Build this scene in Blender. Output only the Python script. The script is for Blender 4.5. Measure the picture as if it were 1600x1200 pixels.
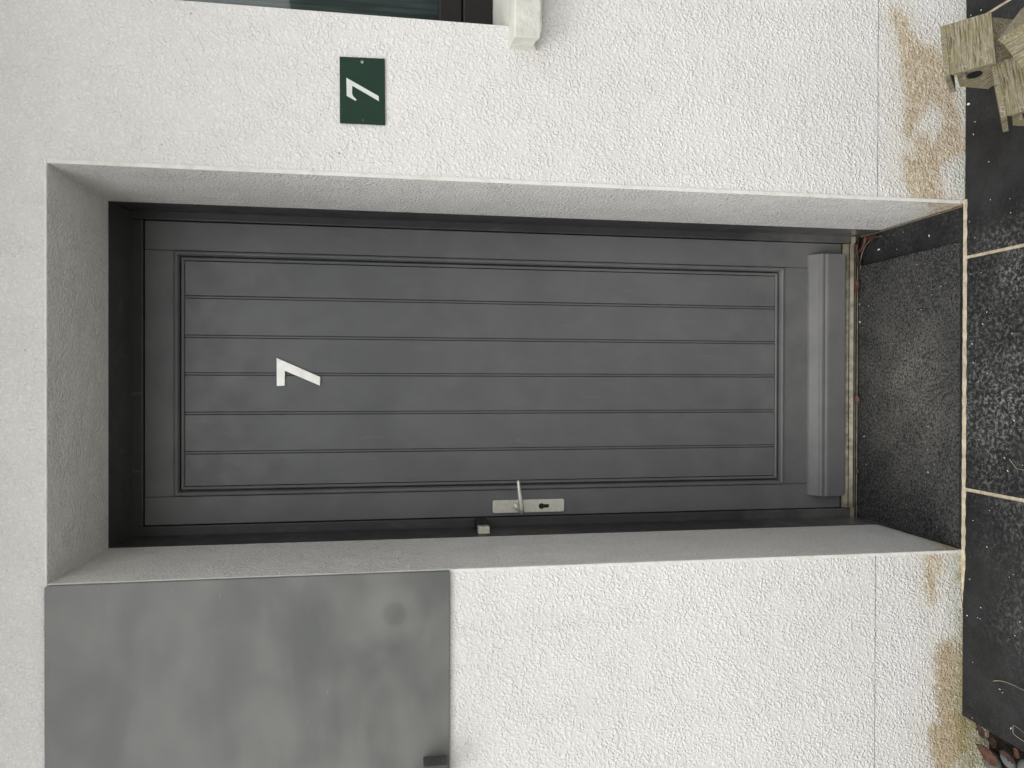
import bpy, bmesh, math, random
import numpy as np
from mathutils import Vector, Matrix, noise as mnoise

for o in list(bpy.data.objects):
    bpy.data.objects.remove(o)
scene = bpy.context.scene
col = scene.collection
R = math.radians

# ------------------------------------------------------------------ camera (phone held sideways: world up is image left)
cam = bpy.data.cameras.new('camera')
cam.sensor_width = 36.0
cam.lens = 25.8365
cam.clip_start = 0.02
cam.clip_end = 500
camo = bpy.data.objects.new('camera', cam)
col.objects.link(camo)
right = Vector((0.00252483, -0.15546703, -0.98783785))
upv = Vector((0.99998226, 0.0057211, 0.00165548))
back = Vector((0.00539415, -0.98782451, 0.15547872))
M4 = Matrix.Identity(4)
for i in range(3):
    M4[i][0], M4[i][1], M4[i][2] = right[i], upv[i], back[i]
M4[0][3], M4[1][3], M4[2][3] = -0.0106, -1.7610, 1.5027
camo.matrix_world = M4
scene.camera = camo

# ------------------------------------------------------------------ overcast daylight
SUN_EL, SUN_AZ = 58.0, -45.0          # azimuth measured from straight in front of the wall, minus = from the left
world = bpy.data.worlds.new('World')
scene.world = world
world.use_nodes = True
wn, wl = world.node_tree.nodes, world.node_tree.links
wn.clear()
sky = wn.new('ShaderNodeTexSky')
sky.sky_type = 'NISHITA'
sky.sun_disc = False
sky.sun_elevation = R(SUN_EL)
sky.sun_rotation = R(180 - SUN_AZ)
sky.air_density = 1.0
sky.dust_density = 1.0
sky.ozone_density = 1.0
hs = wn.new('ShaderNodeHueSaturation')
hs.inputs['Saturation'].default_value = 0.06
bgn = wn.new('ShaderNodeBackground')
bgn.inputs['Strength'].default_value = 0.15
wo = wn.new('ShaderNodeOutputWorld')
wl.new(sky.outputs[0], hs.inputs['Color'])
wl.new(hs.outputs[0], bgn.inputs['Color'])
wl.new(bgn.outputs[0], wo.inputs['Surface'])

sl = bpy.data.lights.new('sun', 'SUN')
sl.energy = 0.7
sl.angle = R(40)
sl.color = (1.0, 0.94, 0.86)
so = bpy.data.objects.new('sun', sl)
col.objects.link(so)
sd = Vector((math.sin(R(SUN_AZ)) * math.cos(R(SUN_EL)), -math.cos(R(SUN_AZ)) * math.cos(R(SUN_EL)), math.sin(R(SUN_EL))))
so.rotation_euler = sd.to_track_quat('Z', 'Y').to_euler()
so.location = (-2, -4, 5)

scene.view_settings.view_transform = 'Standard'
scene.view_settings.look = 'None'
scene.view_settings.gamma = 1.0
scene.view_settings.exposure = 1.12
scene.render.engine = 'CYCLES'
scene.cycles.max_bounces = 6

# ------------------------------------------------------------------ material helpers
class N:
    def __init__(s, name):
        s.m = bpy.data.materials.new(name)
        s.m.use_nodes = True
        s.t = s.m.node_tree
        s.b = s.t.nodes['Principled BSDF']
        s.tc = s.t.nodes.new('ShaderNodeTexCoord')
        s.co = s.tc.outputs['Object']
    def new(s, k, **kw):
        n = s.t.nodes.new(k)
        for a, v in kw.items():
            setattr(n, a, v)
        return n
    def put(s, sock, v):
        if hasattr(v, 'is_output') or isinstance(v, bpy.types.NodeSocket):
            s.t.links.new(v, sock)
        else:
            if isinstance(v, (tuple, list)) and len(v) == 3 and sock.type == 'RGBA':
                v = (*v, 1.0)
            sock.default_value = v
    def mapping(s, scale=(1, 1, 1), rot=(0, 0, 0), loc=(0, 0, 0)):
        n = s.new('ShaderNodeMapping')
        s.put(n.inputs['Vector'], s.co)
        n.inputs['Scale'].default_value = scale
        n.inputs['Rotation'].default_value = rot
        n.inputs['Location'].default_value = loc
        return n.outputs[0]
    def noise(s, scale, detail=3, rough=0.5, dist=0.0, vec=None, out='Fac'):
        n = s.new('ShaderNodeTexNoise')
        s.put(n.inputs['Vector'], vec if vec is not None else s.co)
        n.inputs['Scale'].default_value = scale
        n.inputs['Detail'].default_value = detail
        n.inputs['Roughness'].default_value = rough
        n.inputs['Distortion'].default_value = dist
        return n.outputs[out]
    def voro(s, scale, feature='F1', vec=None, out='Distance', rnd=1.0):
        n = s.new('ShaderNodeTexVoronoi', feature=feature)
        s.put(n.inputs['Vector'], vec if vec is not None else s.co)
        n.inputs['Scale'].default_value = scale
        n.inputs['Randomness'].default_value = rnd
        return n.outputs[out]
    def math(s, op, a, b=0.0, c=None, clamp=False):
        n = s.new('ShaderNodeMath', operation=op, use_clamp=clamp)
        s.put(n.inputs[0], a)
        s.put(n.inputs[1], b)
        if c is not None:
            s.put(n.inputs[2], c)
        return n.outputs[0]
    def ramp(s, v, lo, hi, a=0.0, b=1.0):
        n = s.new('ShaderNodeMapRange', interpolation_type='SMOOTHSTEP')
        s.put(n.inputs['Value'], v)
        n.inputs['From Min'].default_value = lo
        n.inputs['From Max'].default_value = hi
        n.inputs['To Min'].default_value = a
        n.inputs['To Max'].default_value = b
        return n.outputs[0]
    def mix(s, f, a, b, mode='MIX'):
        n = s.new('ShaderNodeMix', data_type='RGBA', blend_type=mode)
        s.put(n.inputs[0], f)
        s.put(n.inputs[6], a)
        s.put(n.inputs[7], b)
        return n.outputs[2]
    def attr(s, name):
        n = s.new('ShaderNodeAttribute')
        n.attribute_name = name
        return n.outputs['Fac']
    def bump(s, h, dist, strength=1.0, normal=None):
        n = s.new('ShaderNodeBump')
        s.put(n.inputs['Height'], h)
        n.inputs['Distance'].default_value = dist
        n.inputs['Strength'].default_value = strength
        if normal is not None:
            s.put(n.inputs['Normal'], normal)
        return n.outputs[0]
    def fin(s, color=None, rough=None, normal=None, metal=None, spec=None):
        if color is not None: s.put(s.b.inputs['Base Color'], color)
        if rough is not None: s.put(s.b.inputs['Roughness'], rough)
        if normal is not None: s.put(s.b.inputs['Normal'], normal)
        if metal is not None: s.put(s.b.inputs['Metallic'], metal)
        if spec is not None: s.put(s.b.inputs['Specular IOR Level'], spec)
        return s.m

def render_mat(name, stains=False, relief=1.0):
    n = N(name)
    # trowelled roughcast: flattened worm-like ridges with pits
    jn = n.new('ShaderNodeTexNoise')
    n.put(jn.inputs['Vector'], n.co)
    jn.inputs['Scale'].default_value = 60
    jn.inputs['Detail'].default_value = 1
    jv = n.new('ShaderNodeVectorMath', operation='MULTIPLY_ADD')
    n.put(jv.inputs[0], jn.outputs['Color'])
    jv.inputs[1].default_value = (0.016, 0.016, 0.016)
    n.put(jv.inputs[2], n.co)
    vn = n.new('ShaderNodeTexVoronoi', feature='F1')
    n.put(vn.inputs['Vector'], jv.outputs[0])
    vn.inputs['Scale'].default_value = 124
    w = n.math('SUBTRACT', 1.0, vn.outputs['Distance'])
    w2 = n.noise(230, 1, 0.55, 0.0)
    big = n.noise(16, 1, 0.5)
    h = n.math('ADD', n.ramp(w, 0.28, 0.92), n.math('MULTIPLY', w2, 0.7))
    h = n.math('MULTIPLY', h, n.ramp(big, 0.25, 0.7, 0.7, 1.2))
    nb = n.bump(h, 0.0018 * relief, 0.95)
    tone = n.noise(1.7, 2, 0.6)
    c = n.mix(n.ramp(tone, 0.3, 0.75), (0.755, 0.745, 0.722), (0.812, 0.805, 0.787))
    grime = n.ramp(n.noise(38, 2, 0.65), 0.62, 0.80, 0.0, 0.35)
    c = n.mix(grime, c, (0.60, 0.585, 0.545))
    c = n.mix(n.ramp(n.math('ADD', w, n.math('MULTIPLY', w2, 0.3)), 0.50, 0.78, 0.28, 0.0), c, (0.55, 0.54, 0.52))
    st2 = n.noise(1.0, 2, 0.6, 0.2, n.mapping((9.0, 9.0, 1.1)))
    c = n.mix(n.ramp(st2, 0.52, 0.80, 0.0, 0.20), c, (0.60, 0.585, 0.55))
    spots = n.voro(17, 'F1')
    sp2 = n.noise(5.3, 2, 0.5)
    dot = n.math('MULTIPLY', n.math('LESS_THAN', spots, 0.045), n.ramp(sp2, 0.52, 0.6))
    c = n.mix(n.math('MULTIPLY', dot, 0.65), c, (0.20, 0.18, 0.15))
    rough = 0.78
    if stains:
        fz = n.math('SUBTRACT', n.noise(42, 3, 0.65), 0.5)
        fl = n.math('SUBTRACT', n.noise(230, 2, 0.6), 0.5)
        wob = n.math('ADD', n.math('MULTIPLY', fz, 0.085), n.math('MULTIPLY', fl, 0.075))
        st = n.math('ADD', n.attr('stain'), wob)
        m = n.ramp(st, -0.014, 0.010, 0.0, 0.95)
        tan = n.mix(n.ramp(n.noise(55, 3, 0.6), 0.35, 0.7), (0.43, 0.335, 0.215), (0.63, 0.535, 0.40))
        tan = n.mix(n.ramp(n.math('ADD', fl, n.math('MULTIPLY', fz, 0.7)), 0.02, 0.16, 0, 0.85), tan, (0.73, 0.69, 0.60))
        halo = n.ramp(st, -0.09, 0.0, 0.0, 0.38)
        c = n.mix(halo, c, (0.60, 0.55, 0.44))
        al = n.math('ADD', n.attr('algae'), n.math('MULTIPLY', n.math('ADD', fz, fl), 0.95))
        c = n.mix(n.ramp(al, 0.05, 0.9, 0.0, 0.62), c, (0.47, 0.49, 0.39))
        c = n.mix(m, c, tan)
        sxx = n.new('ShaderNodeSeparateXYZ')
        n.put(sxx.inputs[0], n.co)
        c = n.mix(n.math('MULTIPLY', m, n.ramp(sxx.outputs[0], -0.45, -0.75, 0.0, 0.45)), c, (0.30, 0.225, 0.11))
        c = n.mix(n.ramp(al, 0.75, 1.30, 0.0, 0.75), c, (0.25, 0.215, 0.085))
        c = n.mix(n.ramp(n.math('ADD', n.attr('edge'), n.math('MULTIPLY', fl, 1.1)), 0.70, 1.1, 0, 0.75), c, (0.15, 0.12, 0.07))
    return n.fin(c, rough, nb, spec=0.25)

def smooth_white():
    n = N('smooth_white_bead')
    c = n.mix(n.ramp(n.noise(22, 4, 0.6), 0.4, 0.75), (0.78, 0.77, 0.74), (0.66, 0.64, 0.58))
    nb = n.bump(n.noise(60, 3), 0.0012)
    return n.fin(c, 0.6, nb, spec=0.3)

def door_paint(name, axis='z', tint=1.0):
    n = N(name)
    sc = {'z': (260, 260, 7), 'x': (7, 260, 260)}[axis]
    grain = n.noise(1.0, 4, 0.6, 0.6, n.mapping(sc))
    nb = n.bump(grain, 0.0005, 0.45)
    dirt = n.noise(5, 3, 0.65, 0.4)
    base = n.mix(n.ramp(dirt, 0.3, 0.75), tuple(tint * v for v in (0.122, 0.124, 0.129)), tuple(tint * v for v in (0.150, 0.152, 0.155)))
    smear = n.noise(1.0, 4, 0.6, 0.3, n.mapping((30, 30, 9) if axis == 'z' else (9, 30, 30)))
    base = n.mix(n.ramp(smear, 0.58, 0.80, 0, 0.35), base, (0.20, 0.20, 0.198))
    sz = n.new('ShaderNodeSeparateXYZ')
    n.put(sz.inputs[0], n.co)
    low_tone = n.math('ADD', n.ramp(sz.outputs[2], 0.02, 0.75, 0.85, 0.0), n.math('MULTIPLY', n.math('SUBTRACT', n.noise(11, 4, 0.65), 0.5), 1.1))
    base = n.mix(n.ramp(low_tone, 0.25, 1.0, 0.0, 0.45), base, (0.25, 0.247, 0.238))  # paler towards the bottom, broken up by noise
    scuff = n.noise(1.0, 3, 0.6, 0.5, n.mapping((60, 60, 16), rot=(0, R(35), 0)))
    base = n.mix(n.ramp(scuff, 0.70, 0.78, 0, 0.22), base, (0.30, 0.30, 0.29))
    ro = n.ramp(n.noise(14, 3, 0.6), 0.3, 0.7, 0.34, 0.52)
    return n.fin(base, ro, nb, spec=0.5)

def metal_mat(name, c1, c2, rough, metal=1.0, scale=40):
    n = N(name)
    c = n.mix(n.ramp(n.noise(scale, 4, 0.6), 0.35, 0.7), c1, c2)
    ro = n.ramp(n.noise(scale * 2, 4, 0.6), 0.3, 0.7, rough * 0.8, rough * 1.25)
    return n.fin(c, ro, n.bump(n.noise(scale * 6, 2), 0.0003, 0.3), metal)

def plain(name, c, rough=0.6, var=0.25, scale=40, bumpd=0.0005, spec=0.4):
    n = N(name)
    c2 = tuple(v * (1 - var) for v in c)
    cc = n.mix(n.ramp(n.noise(scale, 4, 0.6), 0.3, 0.7), c, c2)
    return n.fin(cc, rough, n.bump(n.noise(scale * 3, 3), bumpd), spec=spec)

def slate_mat():
    n = N('dark_slate')
    oi = n.new('ShaderNodeObjectInfo')
    off = n.new('ShaderNodeVectorMath', operation='MULTIPLY_ADD')
    rv = n.new('ShaderNodeCombineXYZ')
    n.put(rv.inputs[0], oi.outputs['Random'])
    n.put(rv.inputs[1], oi.outputs['Random'])
    n.put(off.inputs[0], rv.outputs[0])
    off.inputs[1].default_value = (13.0, 7.0, 0.0)
    n.put(off.inputs[2], n.co)
    v = off.outputs[0]
    c = n.mix(n.ramp(n.noise(9, 5, 0.6, 0, v), 0.3, 0.7), (0.010, 0.0105, 0.0115), (0.024, 0.0245, 0.026))
    # pale scuffed bloom, strongest in the walked-on middle of the slabs
    bloom = n.ramp(n.noise(4.0, 3, 0.5, 0.2, v), 0.44, 0.64)
    fleck = n.ramp(n.noise(95, 5, 0.75, 0.5, v), 0.45, 0.66)
    wear = n.attr('wear')
    f = n.math('MULTIPLY', fleck, n.math('ADD', n.math('MULTIPLY', wear, n.math('ADD', n.math('MULTIPLY', bloom, 0.6), 0.45)), n.math('MULTIPLY', bloom, 0.10)), clamp=True)
    c = n.mix(n.math('MULTIPLY', f, 0.85), c, (0.27, 0.27, 0.255))
    gr = n.ramp(n.noise(420, 2, 0.6, 0, v), 0.58, 0.72, 0, 0.5)
    c = n.mix(gr, c, (0.09, 0.09, 0.088))
    nb = n.bump(n.math('ADD', n.noise(28, 4, 0.6, 0, v), n.math('MULTIPLY', n.noise(220, 3, 0.6, 0, v), 0.35)), 0.0035, 0.6)
    return n.fin(c, n.ramp(n.noise(30, 3, 0.5, 0, v), 0.3, 0.7, 0.5, 0.72), nb, spec=0.22)

def wood_mat(name, axis):
    n = N(name)
    sc = {'x': (30, 420, 420), 'y': (420, 30, 420), 'z': (420, 420, 30)}[axis]
    g = n.noise(1.0, 5, 0.65, 0.5, n.mapping(sc))
    c = n.mix(n.ramp(g, 0.30, 0.68), (0.085, 0.068, 0.043), (0.33, 0.295, 0.215))
    gr = n.noise(30, 4, 0.6)
    c = n.mix(n.ramp(gr, 0.40, 0.68, 0, 0.65), c, (0.20, 0.19, 0.085))
    li = n.noise(150, 3, 0.7)
    c = n.mix(n.ramp(li, 0.56, 0.70, 0, 0.45), c, (0.46, 0.45, 0.40))
    dk = n.noise(1.0, 3, 0.6, 0.4, n.mapping(tuple(v * 0.45 for v in sc), loc=(3, 5, 1)))
    c = n.mix(n.ramp(dk, 0.54, 0.68, 0, 0.75), c, (0.06, 0.045, 0.03))
    return n.fin(c, 0.85, n.bump(g, 0.002, 0.8), spec=0.2)

def leaf_mat(name, c1, c2):
    n = N(name)
    c = n.mix(n.ramp(n.noise(70, 4, 0.6), 0.35, 0.7), c1, c2)
    return n.fin(c, 0.7, n.bump(n.noise(160, 3), 0.001), spec=0.3)

def panel_mat():
    n = N('grey_panel_paint')
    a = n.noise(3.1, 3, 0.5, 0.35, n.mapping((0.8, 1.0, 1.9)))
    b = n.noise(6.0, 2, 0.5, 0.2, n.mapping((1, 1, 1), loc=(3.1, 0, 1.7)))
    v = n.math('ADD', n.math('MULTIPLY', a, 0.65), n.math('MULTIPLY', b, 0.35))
    c = n.mix(n.ramp(v, 0.36, 0.64), (0.130, 0.135, 0.130), (0.200, 0.200, 0.191))  # cloudy patches paint blurred reflections into the panel colour
    # dark round spot with a paler ring, drawn in the panel's own plane
    sx = n.new('ShaderNodeSeparateXYZ')
    n.put(sx.inputs[0], n.co)
    dx = n.math('SUBTRACT', sx.outputs[0], -0.563)
    dz = n.math('SUBTRACT', sx.outputs[2], 1.506)
    r = n.math('SQRT', n.math('ADD', n.math('MULTIPLY', dx, dx), n.math('MULTIPLY', dz, dz)))
    ring = n.math('MULTIPLY', n.ramp(r, 0.02, 0.035), n.ramp(r, 0.045, 0.085, 1, 0))
    c = n.mix(n.math('MULTIPLY', ring, 0.28), c, (0.26, 0.26, 0.245))
    c = n.mix(n.ramp(r, 0.012, 0.034, 0.30, 0.0), c, (0.125, 0.127, 0.12))
    sc = n.noise(1.0, 2, 0.6, 0.3, n.mapping((30, 30, 420), rot=(0, R(12), 0)))
    c = n.mix(n.ramp(sc, 0.74, 0.78, 0, 0.5), c, (0.4, 0.4, 0.38))
    fine = n.noise(300, 3, 0.6)
    return n.fin(c, n.ramp(v, 0.35, 0.65, 0.28, 0.42), n.bump(fine, 0.0004, 0.5), spec=0.4)

MAT = {
    'render': render_mat('white_roughcast'),
    'plinth': render_mat('white_roughcast_weathered', True, 1.0),
    'reveal': render_mat('white_roughcast_reveal', True, 1.7),
    'bead': smooth_white(),
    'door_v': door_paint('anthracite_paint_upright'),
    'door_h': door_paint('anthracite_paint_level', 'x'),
    'frame': door_paint('anthracite_paint_shaded', 'z', 0.33),  # same paint darkened: recess shade put into the frame's colour
    'gold': metal_mat('bronze_anodised', (0.22, 0.202, 0.16), (0.135, 0.120, 0.09), 0.34),
    'satin': metal_mat('satin_nickel', (0.82, 0.80, 0.73), (0.72, 0.70, 0.63), 0.36, 0.75, 80),
    'black': plain('black_plastic', (0.012, 0.012, 0.014), 0.4),
    'cream': plain('cream_plastic', (0.68, 0.64, 0.55), 0.4, 0.12),
    'numeral': metal_mat('pale_brushed_numeral', (0.97, 0.96, 0.90), (0.92, 0.91, 0.84), 0.42, 0.7, 30),
    'green': plain('green_enamel', (0.004, 0.032, 0.017), 0.6, 0.18, 20, 0.0001),
    'signwhite': plain('sign_white', (0.70, 0.74, 0.70), 0.5, 0.05),
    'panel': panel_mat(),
    'bracket': plain('dark_grey_bracket', (0.085, 0.085, 0.085), 0.5, 0.2),
    'slate': slate_mat(),
    'mortar': plain('cream_mortar', (0.60, 0.525, 0.39), 0.9, 0.35, 45, 0.003, 0.2),
    'sill': plain('old_white_sill', (0.68, 0.68, 0.62), 0.8, 0.14, 28, 0.003, 0.2),
    'winframe': plain('dark_brown_frame', (0.016, 0.012, 0.012), 0.4, 0.2),
    'wood_x': wood_mat('weathered_wood_x', 'x'),
    'wood_y': wood_mat('weathered_wood_y', 'y'),
    'wood_z': wood_mat('weathered_wood_z', 'z'),
    'leaf_a': leaf_mat('rust_leaf', (0.115, 0.052, 0.032), (0.055, 0.028, 0.020)),
    'leaf_b': leaf_mat('maroon_leaf', (0.055, 0.026, 0.021), (0.026, 0.015, 0.013)),
    'leaf_c': leaf_mat('tan_leaf', (0.20, 0.105, 0.075), (0.11, 0.055, 0.042)),
    'straw': plain('dry_straw', (0.48, 0.42, 0.30), 0.7),
    'fleck': plain('pale_fleck', (0.75, 0.74, 0.68), 0.7, 0.2),
    'pebble': plain('grey_pebble', (0.19, 0.205, 0.195), 0.7, 0.3, 30, 0.002),
    'soil': plain('dark_soil', (0.030, 0.024, 0.018), 0.95, 0.5, 60, 0.01),
    'far': plain('outer_paving', (0.46, 0.45, 0.42), 0.85, 0.22, 4, 0.004),
    'sky_blocker': plain('sky_blocker_green', (0.045, 0.065, 0.030), 0.8, 0.5, 9, 0.05),
    'dark': plain('dark_void', (0.006, 0.006, 0.006), 0.9),
}
# blind behind the window, and the glass
n = N('grey_green_blind')
st = n.noise(1.0, 4, 0.6, 0.3, n.mapping((90, 8, 4)))
MAT['blind'] = n.fin(n.mix(n.ramp(st, 0.3, 0.7), (0.11, 0.13, 0.135), (0.24, 0.28, 0.28)), 0.8)
n = N('window_glass')
fr = n.new('ShaderNodeFresnel')
fr.inputs['IOR'].default_value = 1.5
tr = n.new('ShaderNodeBsdfTransparent')
tr.inputs['Color'].default_value = (0.86, 0.89, 0.88, 1)
gl = n.new('ShaderNodeBsdfGlossy')
gl.inputs['Roughness'].default_value = 0.03
mx = n.new('ShaderNodeMixShader')
n.t.links.new(fr.outputs[0], mx.inputs[0])
n.t.links.new(tr.outputs[0], mx.inputs[1])
n.t.links.new(gl.outputs[0], mx.inputs[2])
n.t.links.new(mx.outputs[0], n.t.nodes['Material Output'].inputs['Surface'])
MAT['glass'] = n.m
# coir / rubber mat
n = N('charcoal_mat')
c = n.mix(n.ramp(n.noise(150, 3, 0.7), 0.38, 0.66), (0.014, 0.015, 0.016), (0.095, 0.096, 0.098))
du = n.math('MULTIPLY', n.attr('wear'), n.ramp(n.noise(7, 3, 0.5), 0.0, 0.8))
c = n.mix(n.math('MULTIPLY', du, n.ramp(n.noise(170, 3, 0.7), 0.36, 0.64)), c, (0.27, 0.265, 0.235))
MAT['mat'] = n.fin(c, 0.95, n.bump(n.noise(420, 2), 0.003), spec=0.15)

# ------------------------------------------------------------------ object helpers
def tag(o, label=None, cat=None, group=None, kind=None):
    if label: o['label'] = label
    if cat: o['category'] = cat
    if group: o['group'] = group
    if kind: o['kind'] = kind
    return o

def empty(name, loc=(0, 0, 0), parent=None):
    o = bpy.data.objects.new(name, None)
    o.location = loc
    o.empty_display_size = 0.05
    col.objects.link(o)
    if parent: o.parent = parent
    return o

def link(name, me, mat, parent=None, smooth=False):
    o = bpy.data.objects.new(name, me)
    col.objects.link(o)
    if mat: me.materials.append(MAT[mat] if isinstance(mat, str) else mat)
    if smooth:
        me.polygons.foreach_set('use_smooth', [True] * len(me.polygons))
    if parent: o.parent = parent
    return o

def from_bm(name, bm, mat, parent=None, smooth=False):
    bmesh.ops.recalc_face_normals(bm, faces=bm.faces)
    me = bpy.data.meshes.new(name)
    bm.to_mesh(me)
    bm.free()
    return link(name, me, mat, parent, smooth)

def box(name, x0, x1, y0, y1, z0, z1, mat, parent=None, bev=0.0, seg=2):
    bm = bmesh.new()
    r = bmesh.ops.create_cube(bm, size=1.0)
    for v in bm.verts:
        v.co = Vector(((x0 + x1) / 2 + v.co.x * (x1 - x0), (y0 + y1) / 2 + v.co.y * (y1 - y0), (z0 + z1) / 2 + v.co.z * (z1 - z0)))
    if bev > 0:
        bmesh.ops.bevel(bm, geom=list(bm.edges), offset=bev, segments=seg, affect='EDGES', profile=0.5)
    return from_bm(name, bm, mat, parent)

def prism(name, outline, axis, a0, a1, mat, parent=None, bev=0.0):
    """outline: 2-D points; axis 'x' -> points are (y,z); 'y' -> (x,z); 'z' -> (x,y)."""
    f = {'x': lambda p, a: (a, p[0], p[1]), 'y': lambda p, a: (p[0], a, p[1]), 'z': lambda p, a: (p[0], p[1], a)}[axis]
    bm = bmesh.new()
    A = [bm.verts.new(f(p, a0)) for p in outline]
    Bv = [bm.verts.new(f(p, a1)) for p in outline]
    k = len(outline)
    bm.faces.new(A)
    bm.faces.new(list(reversed(Bv)))
    for i in range(k):
        bm.faces.new((A[i], Bv[i], Bv[(i + 1) % k], A[(i + 1) % k]))
    if bev > 0:
        bmesh.ops.bevel(bm, geom=list(bm.edges), offset=bev, segments=2, affect='EDGES', profile=0.5)
    return from_bm(name, bm, mat, parent)

def frame_side(name, rect, prof, side, mat, parent):
    """one mitred side of a moulding; prof = [(inset, y)...] closed loop, inset measured inwards from rect."""
    x0, x1, z0, z1 = rect
    bm = bmesh.new()
    ends = [[], []]
    for (ins, y) in prof:
        if side == 'left':   pts = [(x0 + ins, z0 + ins), (x0 + ins, z1 - ins)]
        if side == 'right':  pts = [(x1 - ins, z0 + ins), (x1 - ins, z1 - ins)]
        if side == 'bottom': pts = [(x0 + ins, z0 + ins), (x1 - ins, z0 + ins)]
        if side == 'top':    pts = [(x0 + ins, z1 - ins), (x1 - ins, z1 - ins)]
        for e in (0, 1):
            ends[e].append(bm.verts.new((pts[e][0], y, pts[e][1])))
    k = len(prof)
    bm.faces.new(ends[0]); bm.faces.new(list(reversed(ends[1])))
    for i in range(k):
        bm.faces.new((ends[0][i], ends[1][i], ends[1][(i + 1) % k], ends[0][(i + 1) % k]))
    return from_bm(name, bm, mat, parent)

def tube(bm, pts, rad, seg=8):
    """sweep through pts with radii; adds to bm"""
    rings = []
    for i, p in enumerate(pts):
        p = Vector(p)
        t = (Vector(pts[min(i + 1, len(pts) - 1)]) - Vector(pts[max(i - 1, 0)])).normalized()
        a = t.cross(Vector((0, 0, 1)))
        if a.length < 1e-4: a = t.cross(Vector((0, 1, 0)))
        a.normalize()
        b = t.cross(a).normalized()
        r = rad[i] if isinstance(rad, (list, tuple)) else rad
        ra, rb = r if isinstance(r, tuple) else (r, r)
        rings.append([bm.verts.new(p + a * ra * math.cos(2 * math.pi * k / seg) + b * rb * math.sin(2 * math.pi * k / seg)) for k in range(seg)])
    for i in range(len(rings) - 1):
        for k in range(seg):
            bm.faces.new((rings[i][k], rings[i][(k + 1) % seg], rings[i + 1][(k + 1) % seg], rings[i + 1][k]))
    bm.faces.new(rings[0]); bm.faces.new(list(reversed(rings[-1])))

def grid_sheet(name, us, vs, fn, keep, mat, parent=None, attrs=None):
    """sheet over u,v with a hole test; attrs: {name: f(U,V)->array}"""
    U, V = np.meshgrid(np.array(us), np.array(vs), indexing='ij')
    co = np.stack(fn(U, V), -1).reshape(-1, 3)
    nu, nv = len(us), len(vs)
    i, j = np.meshgrid(np.arange(nu - 1), np.arange(nv - 1), indexing='ij')
    uc = (np.array(us)[:-1] + np.array(us)[1:]) / 2
    vc = (np.array(vs)[:-1] + np.array(vs)[1:]) / 2
    UC, VC = np.meshgrid(uc, vc, indexing='ij')
    k = keep(UC, VC) if keep else np.ones_like(UC, bool)
    i, j = i[k], j[k]
    q = np.stack([i * nv + j, (i + 1) * nv + j, (i + 1) * nv + j + 1, i * nv + j + 1], -1)
    me = bpy.data.meshes.new(name)
    me.from_pydata(co.tolist(), [], q.tolist())
    for an, af in (attrs or {}).items():
        at = me.attributes.new(an, 'FLOAT', 'POINT')
        at.data.foreach_set('value', np.asarray(af(U, V), dtype=np.float32).ravel())
    return link(name, me, mat, parent)

def lines(a, b, step, extra=()):
    k = max(1, int(round((b - a) / step)))
    s = set(round(a + (b - a) * i / k, 5) for i in range(k + 1)) | set(extra)
    s = sorted(s)
    out = [s[0]]
    for v in s[1:]:
        if v - out[-1] < step * 0.2 and v not in extra:
            continue
        if v in extra and v - out[-1] < step * 0.2 and out[-1] not in extra and len(out) > 1:
            out[-1] = v
        else:
            out.append(v)
    return out

def sdist(poly, U, V):
    """signed distance (positive inside) to a polygon"""
    d = np.full(U.shape, 1e9)
    ins = np.zeros(U.shape, bool)
    k = len(poly)
    for i in range(k):
        (ax, ay), (bx, by) = poly[i], poly[(i + 1) % k]
        ex, ey = bx - ax, by - ay
        t = np.clip(((U - ax) * ex + (V - ay) * ey) / (ex * ex + ey * ey + 1e-12), 0, 1)
        d = np.minimum(d, np.hypot(U - ax - t * ex, V - ay - t * ey))
        c = (ay > V) != (by > V)
        with np.errstate(divide='ignore', invalid='ignore'):
            xi = ax + (V - ay) / (by - ay + 1e-15) * ex
        ins ^= c & (U < xi)
    return np.where(ins, d, -d)

# ------------------------------------------------------------------ measures (metres; wall face y = 0, doorway centred on x = 0)
XL, XR, ZT = -0.4635, 0.4645, 2.2635
D1 = 0.348                  # plaster reveal ends, painted lining begins
FF = 0.470                  # face of the door frame
LF = 0.480                  # face of the stiles and rails
WX0, WX1, WZ0, WZ1 = 0.845, 1.95, 1.237, 2.45
SEAM = 0.255

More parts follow.
